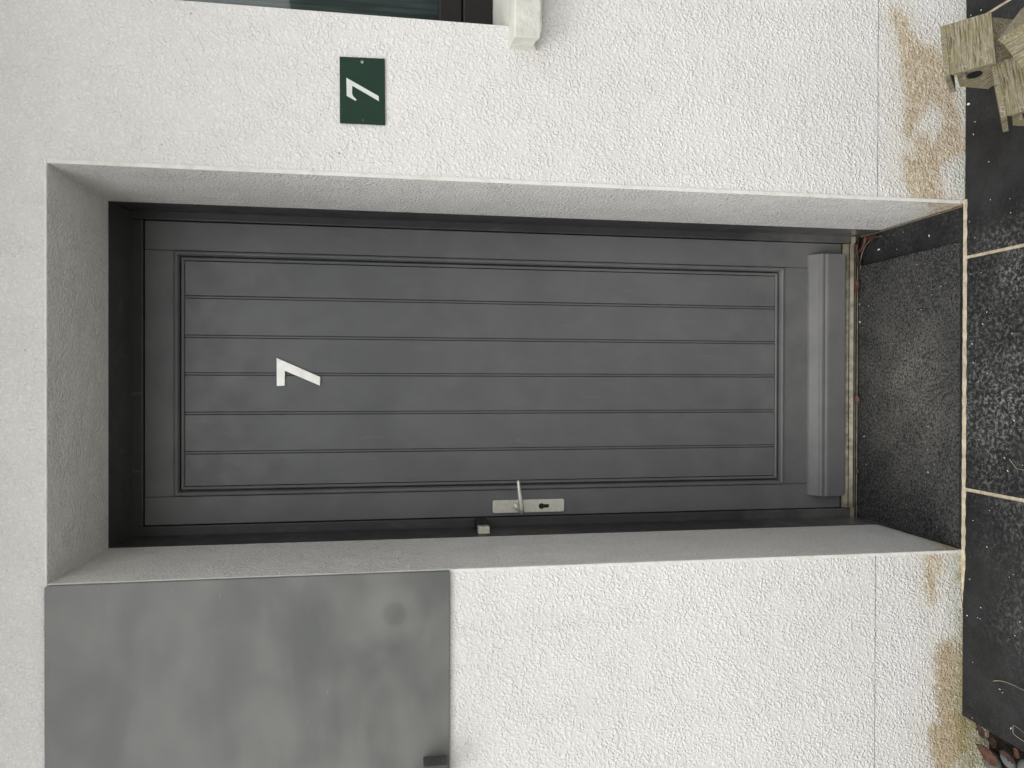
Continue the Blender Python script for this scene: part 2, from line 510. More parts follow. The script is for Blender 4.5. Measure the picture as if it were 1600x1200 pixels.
# ------------------------------------------------------------------ ground
gr = grid_sheet('ground', np.linspace(-60, 60, 41), np.linspace(-90, 30, 41), lambda U, V: (U, V, U * 0 - 0.16), None, 'far')
tag(gr, kind='structure')
bounce_pad = box('bounce_paving', -8.0, 8.0, -8.5, -0.6285, -0.155, -0.006, 'far', None, 0.004)  # pale paving added out of view to bounce light into the doorway
tag(bounce_pad, kind='structure')
bed = empty('patio')
tag(bed, kind='structure')
box('mortar_bed', -0.9065, 2.45, -0.62, -0.0005, -0.12, -0.0035, 'mortar', bed)
box('mortar_joint', XL + 0.002, XR - 0.002, -0.0005, 0.4655, -0.12, -0.0085, 'mortar', bed)
rng = random.Random(4)
cols_x = [(-0.908, -0.3055), (-0.2955, 0.3155), (0.3245, 0.9335), (0.9425, 1.552), (1.561, 2.17)]
for r_i in range(1):
    y1 = -0.0040 - r_i * 0.62
    y0 = y1 - 0.611
    for (a, b) in cols_x:
        wx = 0.05 + (b - a) / 2
        cx = (a + b) / 2
        def wear(U, V, cx=cx):
            return np.exp(-((U - 0.02) / 0.34) ** 4) * np.clip(1.0 - (V > -0.03) * 0.5, 0, 1) + 0.25 * np.exp(-((U + 0.62) / 0.2) ** 2 - ((V + 0.2) / 0.09) ** 2)
        t = grid_sheet('paving_slab', np.linspace(a, b, 14), np.linspace(y0, y1, 14), lambda U, V: (U, V, U * 0), None, 'slate', bed, {'wear': wear})
        me = t.data
        bm = bmesh.new(); bm.from_mesh(me)
        ge = [e for e in bm.edges if e.is_boundary]
        ex = bmesh.ops.extrude_edge_only(bm, edges=ge)
        for v in [g for g in ex['geom'] if isinstance(g, bmesh.types.BMVert)]:
            v.co.z -= 0.03
            v.co.x += 0.0015 if v.co.x > cx else -0.0015
            v.co.y += 0.0015 if v.co.y > (y0 + y1) / 2 else -0.0015
        bmesh.ops.recalc_face_normals(bm, faces=bm.faces)
        bm.to_mesh(me); bm.free()
        t.location.z = rng.uniform(-0.0008, 0.0008)
t = grid_sheet('porch_slab', np.linspace(XL + 0.006, XR - 0.006, 20), np.linspace(-0.003, 0.4655, 12), lambda U, V: (U, V, U * 0 - 0.002), None, 'slate', bed, {'wear': lambda U, V: U * 0 + 0.1})
# crumbly pointing along the foot of the wall
bm = bmesh.new()
prev = None
for i in range(240):
    x = -0.62 + (0.475 + 0.62) * i / 239
    tp = min(1.0, (x + 0.625) / 0.12)
    w = 0.011 * (1 - tp) + 0.0028 * mnoise.noise(Vector((x * 40, 0, 0)))
    h = 0.0016 + 0.0016 * mnoise.noise(Vector((x * 55, 3, 0)))
    y1 = 0.006 if XL < x < XR else 0.001
    ring = [bm.verts.new(p) for p in ((x, -0.0135 + w, -0.006), (x, -0.0105 + w, h), (x, -0.001 - 0.3 * w, h + 0.0008), (x, y1, -0.006))]
    if prev:
        for k in range(3):
            bm.faces.new((prev[k], ring[k], ring[k + 1], prev[k + 1]))
    prev = ring
from_bm('pointing_strip', bm, 'mortar', bed)

# ------------------------------------------------------------------ house
house = empty('house')
tag(house, 'white rendered house front with recessed dark grey door and a window', 'house')

# wall above the seam
xs = lines(-2.4, 2.45, 0.05, (XL, XR, WX0, WX1))
zs = lines(SEAM + 0.0006, 2.69, 0.05, (ZT, WZ0, WZ1))
def keep_wall(U, V):
    door = (U > XL) & (U < XR) & (V < ZT)
    win = (U > WX0) & (U < WX1) & (V > WZ0) & (V < WZ1)
    return ~(door | win)
wall = grid_sheet('wall', xs, zs, lambda U, V: (U, U * 0, V), keep_wall, 'render', house)

PR = [(0.968, 0.219), (0.967, 0.196), (0.954, 0.177), (0.908, 0.157), (0.879, 0.117), (0.876, 0.074), (0.827, 0.05), (0.769, 0.03), (0.674, 0.009), (0.603, -0.008), (0.583, 0.029), (0.57, 0.062), (0.527, 0.075), (0.48, 0.062), (0.462, -0.006), (0.462, 0.154), (0.523, 0.177), (0.588, 0.184), (0.596, 0.142), (0.619, 0.155), (0.647, 0.181), (0.712, 0.175), (0.788, 0.186), (0.876, 0.196), (0.934, 0.213)]
PH = [(0.729, 0.09), (0.695, 0.063), (0.647, 0.076), (0.621, 0.102), (0.65, 0.116), (0.631, 0.149), (0.685, 0.136)]
PL1 = [(-0.475, 0.107), (-0.486, 0.053), (-0.531, 0.078), (-0.598, 0.089), (-0.582, 0.101), (-0.53, 0.107)]
PL2 = [(-0.717, 0.068), (-0.715, 0.014), (-0.762, 0.005), (-0.844, 0.019), (-0.895, 0.024), (-0.929, -0.011), (-1.001, -0.011), (-1.041, 0.017), (-1.063, 0.063), (-1.02, 0.081), (-0.942, 0.095), (-0.923, 0.064), (-0.82, 0.073)]
def stain(U, V):
    a = np.minimum(sdist(PR, U, V), -sdist(PH, U, V))
    return np.maximum.reduce([a, sdist(PL1, U, V) + 0.004, sdist(PL2, U, V) + 0.003])
def algae(U, V):
    base = np.clip(1.05 - (V + 0.0) / 0.05, -0.4, 1.15)
    L = np.where(U < 0, 0.62 + 0.35 * np.exp(-((U + 0.86) / 0.14) ** 2) + 0.22 * np.exp(-((U + 0.52) / 0.05) ** 2), 0.50 + 0.10 * np.exp(-((U - 0.5) / 0.06) ** 2))
    a = base * L + np.where(U < 0, 0.34 * np.exp(-(V / 0.13) ** 2), 0.10 * np.exp(-(V / 0.1) ** 2))
    return np.maximum(a, np.where(U < 0, 1.0 * np.exp(-((U + 0.86) / 0.10) ** 2 - ((V - 0.028) / 0.022) ** 2), 0) + 0.85 / (1 + np.exp((U + 0.93) / 0.022)) * np.exp(-((V - 0.0) / 0.045) ** 2))
def edge(U, V):
    return np.clip(1.0 - V / 0.014, 0, 1) * np.where((U > 0.46) | (U < -0.46), 0.75, 0.4)
px = lines(-2.4, 2.45, 0.0075, (XL, XR))
pz = lines(-0.2, SEAM - 0.0006, 0.0075)
plinth = grid_sheet('plinth', px, pz, lambda U, V: (U, U * 0 - 0.0006, V), lambda U, V: ~((U > XL) & (U < XR)), 'plinth', house, {'stain': stain, 'algae': algae, 'edge': edge})
box('seam_backing', -2.4, XL - 0.012, 0.0080, 0.03, SEAM - 0.02, SEAM + 0.02, 'render', house)
box('seam_backing', XR + 0.012, 2.45, 0.0080, 0.03, SEAM - 0.02, SEAM + 0.02, 'render', house)

# reveals of the doorway
yz = lines(0.0, D1, 0.012)
zz = lines(-0.12, ZT, 0.012)
zero = lambda U, V: U * 0
def rv_st_r(U, V):   # U = y, V = z
    return sdist([(-0.02, 0.13), (-0.02, -0.02), (0.12, -0.02), (0.13, 0.008), (0.05, 0.05), (0.03, 0.09)], U, V)
def rv_st_l(U, V):
    return sdist([(-0.02, 0.085), (-0.02, -0.02), (0.09, -0.02), (0.07, 0.02), (0.03, 0.03), (0.01, 0.06)], U, V)
grid_sheet('reveal', yz, zz, lambda U, V: (U * 0 + XR, U, V), None, 'reveal', house, {'stain': rv_st_r, 'algae': lambda U, V: np.clip(0.5 - V / 0.05, -0.4, 0.5), 'edge': lambda U, V: np.clip(0.8 - V / 0.01, 0, 1)})
grid_sheet('reveal', yz, zz, lambda U, V: (U * 0 + XL, U, V), None, 'reveal', house, {'stain': rv_st_l, 'algae': lambda U, V: np.clip(0.7 - V / 0.05, -0.4, 0.7), 'edge': lambda U, V: np.clip(0.9 - V / 0.014, 0, 1)})
grid_sheet('soffit', lines(XL, XR, 0.03), yz, lambda U, V: (U, V, U * 0 + ZT), None, 'reveal', house, {'stain': lambda U, V: U * 0 - 1, 'algae': lambda U, V: U * 0 - 0.6, 'edge': zero})
# smooth corner beads
for (a, b) in ((XR + 0.0006, XR + 0.0095), (XL - 0.0075, XL - 0.0006)):
    box('corner_bead', a, b, -0.0022, 0.004, 0.012, ZT - 0.0005, 'bead', house, 0.0009)
box('corner_bead', XL - 0.007, XR + 0.009, -0.0018, 0.004, ZT + 0.0006, ZT + 0.006, 'bead', house, 0.0008)

# unseen overhang inferred above the door, sized to shade the wall top
box('unseen_eave', -2.6, 2.7, -0.62, 0.75, 2.70, 2.86, 'bead', house, 0.004)
box('back_wall', -2.4, 2.45, 0.62, 0.75, -0.1, 2.699, 'dark', house)
box('side_wall', -2.55, -2.402, 0.01, 0.75, -0.12, 2.699, 'render', house)
box('side_wall', 2.452, 2.6, 0.01, 0.75, -0.12, 2.699, 'render', house)

# ---- door frame: painted lining, jambs and head
fr = empty('door_frame', parent=house)
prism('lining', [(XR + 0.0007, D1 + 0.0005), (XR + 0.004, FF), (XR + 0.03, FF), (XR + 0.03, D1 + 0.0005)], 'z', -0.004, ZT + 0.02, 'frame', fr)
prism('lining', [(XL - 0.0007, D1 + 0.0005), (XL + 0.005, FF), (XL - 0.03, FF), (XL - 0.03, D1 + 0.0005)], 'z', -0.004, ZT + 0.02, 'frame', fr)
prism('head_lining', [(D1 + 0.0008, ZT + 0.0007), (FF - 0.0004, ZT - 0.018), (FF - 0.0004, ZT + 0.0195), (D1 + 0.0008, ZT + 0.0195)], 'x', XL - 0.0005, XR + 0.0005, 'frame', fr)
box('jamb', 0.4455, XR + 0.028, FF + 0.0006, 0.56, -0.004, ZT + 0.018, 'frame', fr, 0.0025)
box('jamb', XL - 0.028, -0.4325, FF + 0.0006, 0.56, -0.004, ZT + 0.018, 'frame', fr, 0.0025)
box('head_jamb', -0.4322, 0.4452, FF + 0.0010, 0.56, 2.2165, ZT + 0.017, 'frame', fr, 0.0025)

# ---- door leaf
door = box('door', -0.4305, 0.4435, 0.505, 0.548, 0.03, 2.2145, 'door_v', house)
tag(door, 'dark grey door leaf of six boards with metal seven and lever handle')
SX0, SX1 = -0.349, 0.360
RZ0, RZ1 = 0.249, 2.135
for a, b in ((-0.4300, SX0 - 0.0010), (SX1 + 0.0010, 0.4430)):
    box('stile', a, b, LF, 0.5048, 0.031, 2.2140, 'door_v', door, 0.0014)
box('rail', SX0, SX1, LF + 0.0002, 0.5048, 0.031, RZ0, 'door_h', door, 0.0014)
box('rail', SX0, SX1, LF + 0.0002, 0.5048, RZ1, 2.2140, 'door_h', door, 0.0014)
prof = [(0.0004, 0.5046), (0.0004, LF - 0.0005), (0.0020, LF - 0.0046), (0.006, LF - 0.0058), (0.0095, LF - 0.0036), (0.0118, LF + 0.0016), (0.0132, LF + 0.0060), (0.0134, 0.5046)]
for s in ('left', 'right', 'bottom', 'top'):
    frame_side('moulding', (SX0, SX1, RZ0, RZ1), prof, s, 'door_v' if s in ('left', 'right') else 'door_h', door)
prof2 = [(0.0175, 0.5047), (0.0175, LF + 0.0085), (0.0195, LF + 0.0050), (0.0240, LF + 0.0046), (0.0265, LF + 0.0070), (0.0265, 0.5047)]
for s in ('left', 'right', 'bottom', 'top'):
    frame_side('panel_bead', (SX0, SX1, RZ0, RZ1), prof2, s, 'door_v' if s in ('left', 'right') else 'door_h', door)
PX0, PX1, PZ0, PZ1 = SX0 + 0.0286, SX1 - 0.0286, RZ0 + 0.0286, RZ1 - 0.0286
jo = [PX0, -0.2195, -0.1050, 0.0095, 0.1185, 0.2325, PX1]
PF = LF + 0.0075
for i in range(6):
    a, b = jo[i], jo[i + 1]
    if i < 5:      # flat board, quirk, bead, quirk
        out = [(a, 0.5046), (a, PF + 0.0006), (a + 0.0006, PF), (b - 0.0098, PF), (b - 0.0094, PF + 0.0006), (b - 0.0092, PF + 0.0100), (b - 0.0074, PF + 0.0100), (b - 0.0072, PF + 0.0010), (b - 0.0062, PF + 0.0003), (b - 0.0030, PF + 0.0003), (b - 0.0020, PF + 0.0010), (b - 0.0018, PF + 0.0100), (b - 0.0001, PF + 0.0100), (b - 0.0001, 0.5046)]
    else:
        out = [(a, 0.5046), (a, PF + 0.0016), (a + 0.0010, PF), (b - 0.001, PF), (b, PF + 0.0012), (b, 0.5046)]
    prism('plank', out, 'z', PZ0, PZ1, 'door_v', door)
# weather bar
wb = [(LF - 0.0004, 0.166), (0.474, 0.163), (0.455, 0.142), (0.449, 0.1375), (0.4465, 0.133), (0.4462, 0.1265), (0.4490, 0.1250), (0.4490, 0.1232), (0.4455, 0.1215), (0.4430, 0.118), (0.4420, 0.112), (0.4420, 0.0560), (0.4440, 0.0535), (LF - 0.0004, 0.0535)]
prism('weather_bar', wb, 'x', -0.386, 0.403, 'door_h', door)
# handle set
bm = bmesh.new()
pts = []
for (cx, cz, a0) in ((-0.3855, 1.2045, 0), (-0.4145, 1.2045, 90), (-0.4145, 0.9905, 180), (-0.3855, 0.9905, 270)):
    for k in range(5):
        a = R(a0 + 22.5 * k)
        pts.append((cx + 0.0055 * math.cos(a), cz + 0.0055 * math.sin(a)))
pl = prism('handle_plate', pts, 'y', LF - 0.0085, LF - 0.0004, 'satin', door, 0.0016)
def disc_pts(cx, cz, r, k=20):
    return [(cx + r * math.cos(2 * math.pi * i / k), cz + r * math.sin(2 * math.pi * i / k)) for i in range(k)]
ko = [(-0.4006 + 0.0088 * math.cos(R(a)), 1.058 + 0.0088 * math.sin(R(a))) for a in range(-50, 231, 14)]
ko = [(-0.3952, 1.037)] + ko + [(-0.4060, 1.037)]
ko = ko[:-1] + [(-0.4060, 1.037), (-0.4045, 1.0345), (-0.3967, 1.0345)]
prism('keyhole', ko, 'y', LF - 0.0091, LF - 0.0080, 'black', door)
bm = bmesh.new()
tube(bm, [(-0.4005, LF - 0.0080, 1.133), (-0.4005, LF - 0.014, 1.133), (-0.4008, LF - 0.030, 1.132), (-0.403, LF - 0.045, 1.130)], [(0.0125, 0.0125), (0.0105, 0.0105), (0.0085, 0.0085), (0.0078, 0.0078)], 14)
from_bm('lever_neck', bm, 'satin', door, True)
bm = bmesh.new()
tube(bm, [(-0.4165, LF - 0.049, 1.1265), (-0.413, LF - 0.050, 1.1275), (-0.400, LF - 0.0525, 1.1290), (-0.385, LF - 0.0545, 1.1305), (-0.365, LF - 0.056, 1.1330), (-0.345, LF - 0.056, 1.1358), (-0.325, LF - 0.055, 1.1380), (-0.3155, LF - 0.054, 1.1388), (-0.3135, LF - 0.054, 1.139)],
     [(0.003, 0.003), (0.0062, 0.0075), (0.0068, 0.0082), (0.0062, 0.0078), (0.0052, 0.0068), (0.0047, 0.0060), (0.0045, 0.0052), (0.0042, 0.0048), (0.002, 0.003)], 12)
from_bm('lever', bm, 'satin', door, True)
sv = [(0.053, 1.8505), (-0.003, 1.7255), (-0.029, 1.7262), (0.0160, 1.8275), (-0.0290, 1.8270), (-0.0300, 1.8500)]
num = prism('door_number', sv, 'y', LF - 0.0010, PF - 0.0025, 'numeral', door, 0.0006)
tag(num, 'pale metal number seven fixed to the boards')
# threshold
th = [(0.5200, 0.0290), (0.4830, 0.0465), (0.4800, 0.0470), (0.4755, 0.0455), (0.4750, 0.0435), (0.4640, 0.0285), (0.4635, 0.0255), (0.4560, 0.0160), (0.4525, 0.0140), (0.4515, 0.0115), (0.4515, -0.001), (0.5200, -0.001)]
bm = None
thr = prism('threshold', th, 'x', -0.4295, 0.4425, 'gold', house)
tag(thr, 'dull bronze metal door threshold strip')
prism('threshold_lip', [(0.4640, 0.0200), (0.4555, 0.0105), (0.4480, 0.0085), (0.4470, 0.0065), (0.4470, -0.001), (0.4640, -0.001)], 'x', -0.4600, 0.4650, 'gold', thr)

# ---- window
win = empty('window', parent=house)
box('window_reveal', WX0 - 0.02, WX0, 0.0015, 0.28, WZ0 - 0.02, WZ1, 'bead', win)
box('window_reveal', WX1, WX1 + 0.02, 0.0015, 0.28, WZ0 - 0.02, WZ1, 'bead', win)
box('window_head', WX0 + 0.0005, WX1 - 0.0005, 0.0015, 0.28, WZ1 - 0.002, WZ1 + 0.02, 'bead', win)
prism('inner_sill', [(0.002, WZ0 - 0.03), (0.002, WZ0 + 0.001), (0.13, WZ0 + 0.020), (0.28, WZ0 + 0.022), (0.28, WZ0 - 0.03)], 'x', WX0 + 0.0005, WX1 - 0.0005, 'sill', win)
FB = WZ0 + 0.0225
box('frame_rail', WX0 + 0.001, WX1 - 0.001, 0.130, 0.200, FB, FB + 0.075, 'winframe', win, 0.004)
box('sash_rail', WX0 + 0.058, WX1 - 0.058, 0.142, 0.195, FB + 0.0755, FB + 0.136, 'winframe', win, 0.004)
box('frame_rail', WX0 + 0.001, WX1 - 0.001, 0.130, 0.200, WZ1 - 0.06, WZ1 - 0.003, 'winframe', win, 0.004)
for a, b in ((WX0 + 0.001, WX0 + 0.057), (WX1 - 0.057, WX1 - 0.001)):
    box('frame_post', a, b, 0.131, 0.199, FB + 0.0755, WZ1 - 0.0605, 'winframe', win, 0.004)
box('pane', WX0 + 0.058, WX1 - 0.058, 0.165, 0.169, FB + 0.1365, WZ1 - 0.061, 'glass', win)
box('blind', WX0 + 0.03, WX1 - 0.03, 0.225, 0.232, FB + 0.01, WZ1 - 0.01, 'blind', win)
# sill with a chipped lower corner
bm = bmesh.new()
sx0, sx1 = 0.790, 2.02
prof_s = [(0.001, 1.2365), (-0.030, 1.2350), (-0.062, 1.2320), (-0.0655, 1.2285), (-0.0655, 1.1720), (-0.0630, 1.1675), (-0.030, 1.1665), (0.001, 1.1655)]
xsn = [sx0, sx0 + 0.004, sx0 + 0.010, sx0 + 0.022, sx0 + 0.06] + [sx0 + 0.06 + (sx1 - sx0 - 0.06) * k / 24 for k in range(1, 25)]
rows = []
for i, x in enumerate(xsn):
    row = []
    for j, (y, z) in enumerate(prof_s):
        y += 0.0012 * mnoise.noise(Vector((x * 22, j * 3.1, 1)))
        z += 0.0012 * mnoise.noise(Vector((x * 22, j * 3.1, 7)))
        if i == 0:
            y = y * 0.985; z = 1.201 + (z - 1.201) * 0.97
        if i < 3 and j in (5, 6):
            z += 0.010 if j == 5 else 0.012
            y += 0.014 if j == 5 else 0.0
        row.append(bm.verts.new((x, y, z)))
    rows.append(row)
k = len(prof_s)
for i in range(len(rows) - 1):
    for j in range(k):
        bm.faces.new((rows[i][j], rows[i + 1][j], rows[i + 1][(j + 1) % k], rows[i][(j + 1) % k]))
bm.faces.new(rows[0]); bm.faces.new(list(reversed(rows[-1])))
from_bm('sill', bm, 'sill', win)

# ------------------------------------------------------------------ fittings on the front
sg = prism('house_number_plate', [(0.5880, 1.5295), (0.5870, 1.6335), (0.7415, 1.6345), (0.7440, 1.5310)], 'y', -0.0045, -0.0018, 'green', None, 0.0006)
tag(sg, 'dark green rectangular plate with white number seven on the white wall', 'number plate')
s7 = [(0.693, 1.619), (0.655, 1.5450), (0.643, 1.5440), (0.6755, 1.6055), (0.6580, 1.6060), (0.6520, 1.6040), (0.649, 1.6015), (0.644, 1.596), (0.6405, 1.5972), (0.651, 1.618)]
prism('numeral', s7, 'y', -0.0051, -0.0043, 'signwhite', sg)
prism('screw', disc_pts(0.732, 1.583, 0.0032, 14), 'y', -0.0056, -0.0043, 'satin', sg)
prism('screw_slot', disc_pts(0.732, 1.583, 0.0014, 10), 'y', -0.0060, -0.0055, 'black', sg)
prism('screw', disc_pts(0.5965, 1.581, 0.0024, 12), 'y', -0.0054, -0.0043, 'bracket', sg)

bm = bmesh.new()
po = [(-0.4655, 2.2600), (-0.4655, 1.3755), (-1.42, 1.3750), (-1.42, 2.2660), (-0.4700, 2.2665)]
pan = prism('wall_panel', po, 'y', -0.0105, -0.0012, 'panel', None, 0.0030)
tag(pan, 'large smooth grey panel fixed flat to the wall left of the door', 'panel')
br = empty('wall_bracket', (-0.93, -0.009, 1.40))
tag(br, 'small dark grey bracket at the lower edge of the grey panel', 'bracket')
b1 = box('bracket_plate', -0.96, -0.905, -0.0560, -0.0092, 1.382, 1.4385, 'bracket', None, 0.002)
b2 = box('bracket_bolt', -0.9265, -0.9175, -0.0590, -0.0556, 1.3835, 1.3905, 'black', None, 0.0015)
for b in (b1, b2):
    b.parent = br
    b.matrix_parent_inverse = Matrix.Translation(-Vector(br.location))

sn = empty('door_sensor', (-0.4560, 0.4, 1.246))
tag(sn, 'small cream and black plastic block on the left door lining', 'sensor')
for b in (box('sensor_body', -0.4655, -0.4435, 0.385, 0.418, 1.2305, 1.2635, 'cream', None, 0.0018),
          box('sensor_ring', -0.4460, -0.4425, 0.388, 0.415, 1.2350, 1.2590, 'satin', None, 0.0015),
          box('sensor_clip', -0.4560, -0.4330, 0.4190, 0.4700, 1.2310, 1.2475, 'black', None, 0.0012),
          box('sensor_clip', -0.4560, -0.4330, 0.4190, 0.4700, 1.2490, 1.2660, 'black', None, 0.0012)):
    b.parent = sn
    b.matrix_parent_inverse = Matrix.Translation(-Vector(sn.location))

# ------------------------------------------------------------------ unseen leafy screen added behind the camera to block low sky light
hx, hz = np.linspace(-30, 30, 241), np.linspace(-0.2, 3.3, 31)
def sky_blocker_fn(U, V):
    y = np.array([[mnoise.noise(Vector((u * 1.1, v * 1.1, 0))) * 0.5 + mnoise.noise(Vector((u * 3.3, v * 3.3, 5))) * 0.3 for u, v in zip(ru, rv)] for ru, rv in zip(U, V)])
    top = np.array([[mnoise.noise(Vector((u * 0.6, 9, 0))) * 0.5 for u in ru] for ru in U])
    return (U, -9.5 + y - 1.2 * (V / 3.3) ** 4, V + top * (V / 3.3))
hd = grid_sheet('sky_blocker', hx, hz, sky_blocker_fn, None, 'sky_blocker')
tag(hd, 'tall dark green leafy screen added out of view to block sky light', 'sky_blocker', kind='stuff')

# ------------------------------------------------------------------ door mat with pile
MX0, MX1, MY0, MY1 = -0.4570, 0.3640, 0.012, 0.4440
def mat_wear(U, V):
    return np.exp(-((U + 0.02) / 0.25) ** 2 - ((V - 0.22) / 0.17) ** 2) * 0.95 + 0.18
dm = grid_sheet('door_mat', np.linspace(MX0, MX1, 60), np.linspace(MY0, MY1, 36), lambda U, V: (U, V, 0.0045 + 0.0006 * np.sin(U * 40) * np.sin(V * 33)), None, 'mat', None, {'wear': mat_wear})
tag(dm, 'charcoal grey door mat in front of the door', 'door mat')
bm = bmesh.new(); bm.from_mesh(dm.data)
ex = bmesh.ops.extrude_edge_only(bm, edges=[e for e in bm.edges if e.is_boundary])
for v in [g for g in ex['geom'] if isinstance(g, bmesh.types.BMVert)]:
    v.co.z = -0.0012
bm.to_mesh(dm.data); bm.free()
g = np.random.default_rng(5)
NF = 60000
fx = g.uniform(MX0, MX1, NF); fy = g.uniform(MY0, MY1, NF)
ang = g.uniform(0, 2 * np.pi, NF)
ln = g.uniform(0.0015, 0.0040, NF)
wd = g.uniform(0.0004, 0.0008, NF)
la = g.uniform(0, 2 * np.pi, NF); lean = g.uniform(0.0, 0.0025, NF)
base = np.stack([fx, fy, np.full(NF, 0.0042)], -1)
dv = np.stack([np.cos(ang) * wd, np.sin(ang) * wd, np.zeros(NF)], -1)
tip = base + np.stack([np.cos(la) * lean, np.sin(la) * lean, ln], -1)
vs = np.stack([base - dv, base + dv, tip], 1).reshape(-1, 3)
me = bpy.data.meshes.new('pile')
me.vertices.add(len(vs)); me.vertices.foreach_set('co', vs.ravel())
me.loops.add(NF * 3); me.loops.foreach_set('vertex_index', np.arange(NF * 3, dtype=np.int32))
me.polygons.add(NF); me.polygons.foreach_set('loop_start', np.arange(0, NF * 3, 3, dtype=np.int32))
me.update(calc_edges=True)
at = me.attributes.new('wear', 'FLOAT', 'POINT')
at.data.foreach_set('value', mat_wear(vs[:, 0], vs[:, 1]).astype(np.float32))
pile = link('pile', me, 'mat', dm)
tag(pile, kind='stuff')

# ------------------------------------------------------------------ birdhouses on a post
bird = empty('birdhouse_stand', (0.70, -0.43, 0.0))
tag(bird, 'cluster of small weathered wooden birdhouses standing on the dark slabs', 'birdhouse')
def birdhouse(name, loc, rz, tilt, L=0.118, over=0.007, slope=47, slab=0.090, bw=0.100, bh=0.125, scale=1.0):
    """ridge along local x, origin at the ridge's left end; gable with the hole faces local -x"""
    h = empty(name, loc)
    h.rotation_euler = (tilt[0], tilt[1], rz)
    h.scale = (scale,) * 3
    th = 0.011
    s, c = math.sin(R(slope)), math.cos(R(slope))
    for sgn in (-1, 1):
        # slab cross-section in (y,z), thick upwards; the front one laps over the back one
        nx, nz = sgn * s, c
        e0 = (0.0, 0.0) if sgn < 0 else (0.0030, 0.0060)
        top0 = (e0[0], e0[1])
        top1 = (e0[0] + sgn * slab * c, e0[1] - slab * s)
        bot1 = (top1[0] - nx * th, top1[1] - nz * th)
        bot0 = (top0[0] - nx * th, top0[1] - nz * th) if sgn > 0 else (0.0, -th / c)
        o = prism('roof_board', [top0, top1, bot1, bot0], 'x', -0.002 if sgn > 0 else 0.0, L if sgn < 0 else L - 0.001, 'wood_y' if sgn > 0 else 'wood_x', h, 0.0012)
    zt = -th / c - 0.004
    hw = bw / 2
    zsh = zt - hw * s / c
    body = prism('body', [(-hw, zt - bh), (hw, zt - bh), (hw, zsh), (0, zt), (-hw, zsh)], 'x', over, L - over * 0.7, 'wood_y', h, 0.0010)
    prism('entrance_hole', disc_pts(0, zt - 0.047, 0.0155, 18), 'x', over - 0.0008, over + 0.0004, 'black', h)
    bm = bmesh.new()
    tube(bm, [(over + 0.004, -0.004, zt - 0.0175), (over - 0.010, -0.004, zt - 0.018), (over - 0.018, -0.004, zt - 0.0185)], [0.0042, 0.0040, 0.0036], 10)
    from_bm('perch', bm, 'wood_x', h, False)
    h.parent = bird
    h.matrix_parent_inverse = Matrix.Translation(-Vector(bird.location))
    return h
birdhouse('birdhouse', (0.666, -0.302, 0.300), R(8), (R(0), R(1), 0))
birdhouse('birdhouse', (0.560, -0.360, 0.211), R(10), (R(2), R(-3), 0), L=0.125)
birdhouse('birdhouse', (0.689, -0.420, 0.275), R(-86), (R(0), R(2), 0), L=0.13, slope=40, slab=0.095)
for (a, b) in ((box('post', 0.688, 0.722, -0.452, -0.418, 0.012, 0.150, 'wood_z', None, 0.002), 0), (box('base_board', 0.60, 0.80, -0.53, -0.34, 0.0005, 0.018, 'wood_x', None, 0.002), 0),
               (box('cross_arm', 0.60, 0.80, -0.44, -0.36, 0.100, 0.118, 'wood_x', None, 0.0015), 0)):
    a.parent = bird
    a.matrix_parent_inverse = Matrix.Translation(-Vector(bird.location))

# ------------------------------------------------------------------ gravel bed at the left end of the slabs
sb = grid_sheet('flower_bed', np.linspace(-2.4, -0.9145, 60), np.linspace(-0.6275, 0.0, 40), lambda U, V: (U, V, -0.085 + 0.010 * np.sin(U * 31) * np.sin(V * 27)), None, 'soil')
tag(sb, kind='structure')
def pebble_mesh(seed, flat=0.55):
    bm = bmesh.new()
    bmesh.ops.create_icosphere(bm, subdivisions=2, radius=1.0)
    for v in bm.verts:
        f = 1 + 0.22 * mnoise.noise(v.co * 0.9 + Vector((seed * 5.1, 0, 0)))
        v.co = Vector((v.co.x * f * 1.25, v.co.y * f * 0.9, v.co.z * f * flat))
    me = bpy.data.meshes.new('pebble')
    bm.to_mesh(me); bm.free()
    me.polygons.foreach_set('use_smooth', [True] * len(me.polygons))
    me.materials.append(MAT['pebble'])
    return me
pm = [pebble_mesh(i) for i in range(5)]
for (x, y, z, s, rz, lb) in ((-1.036, -0.036, -0.070, 0.030, 20, 'largest smooth grey pebble touching the wall foot beside the reddish leaf'), (-0.9895, -0.088, -0.062, 0.021, 70, 'rounded grey pebble standing between the reddish leaf and the slab edge'), (-0.985, -0.135, -0.065, 0.021, 130, 'grey pebble at the very corner of the picture by the brown leaves'), (-1.06, -0.10, -0.066, 0.024, 10, 'half hidden grey pebble furthest from the slab edge')):
    o = bpy.data.objects.new('pebble', pm[rng.randrange(5)])
    col.objects.link(o)
    o.location = (x, y, z); o.scale = (s,) * 3; o.rotation_euler = (rng.uniform(-.2, .2), rng.uniform(-.2, .2), R(rz))
    tag(o, lb, 'pebble', 'pebbles beside the slab')
bm = bmesh.new()
for i in range(260):
    s = rng.uniform(0.010, 0.026)
    x, y = rng.uniform(-1.9, -0.945), rng.uniform(-0.60, -0.03)
    if x > -1.09 and y > -0.17:
        continue
    mt = Matrix.Translation((x, y, -0.082 + s * 0.3)) @ Matrix.Rotation(rng.uniform(0, 6), 4, 'Z') @ Matrix.Diagonal((s * 1.2, s * .9, s * .55, 1))
    bmesh.ops.create_icosphere(bm, subdivisions=1, radius=1.0, matrix=mt)
gv = from_bm('gravel', bm, 'pebble', None, True)
tag(gv, 'grey gravel filling the bed beyond the slabs', 'gravel', kind='stuff')

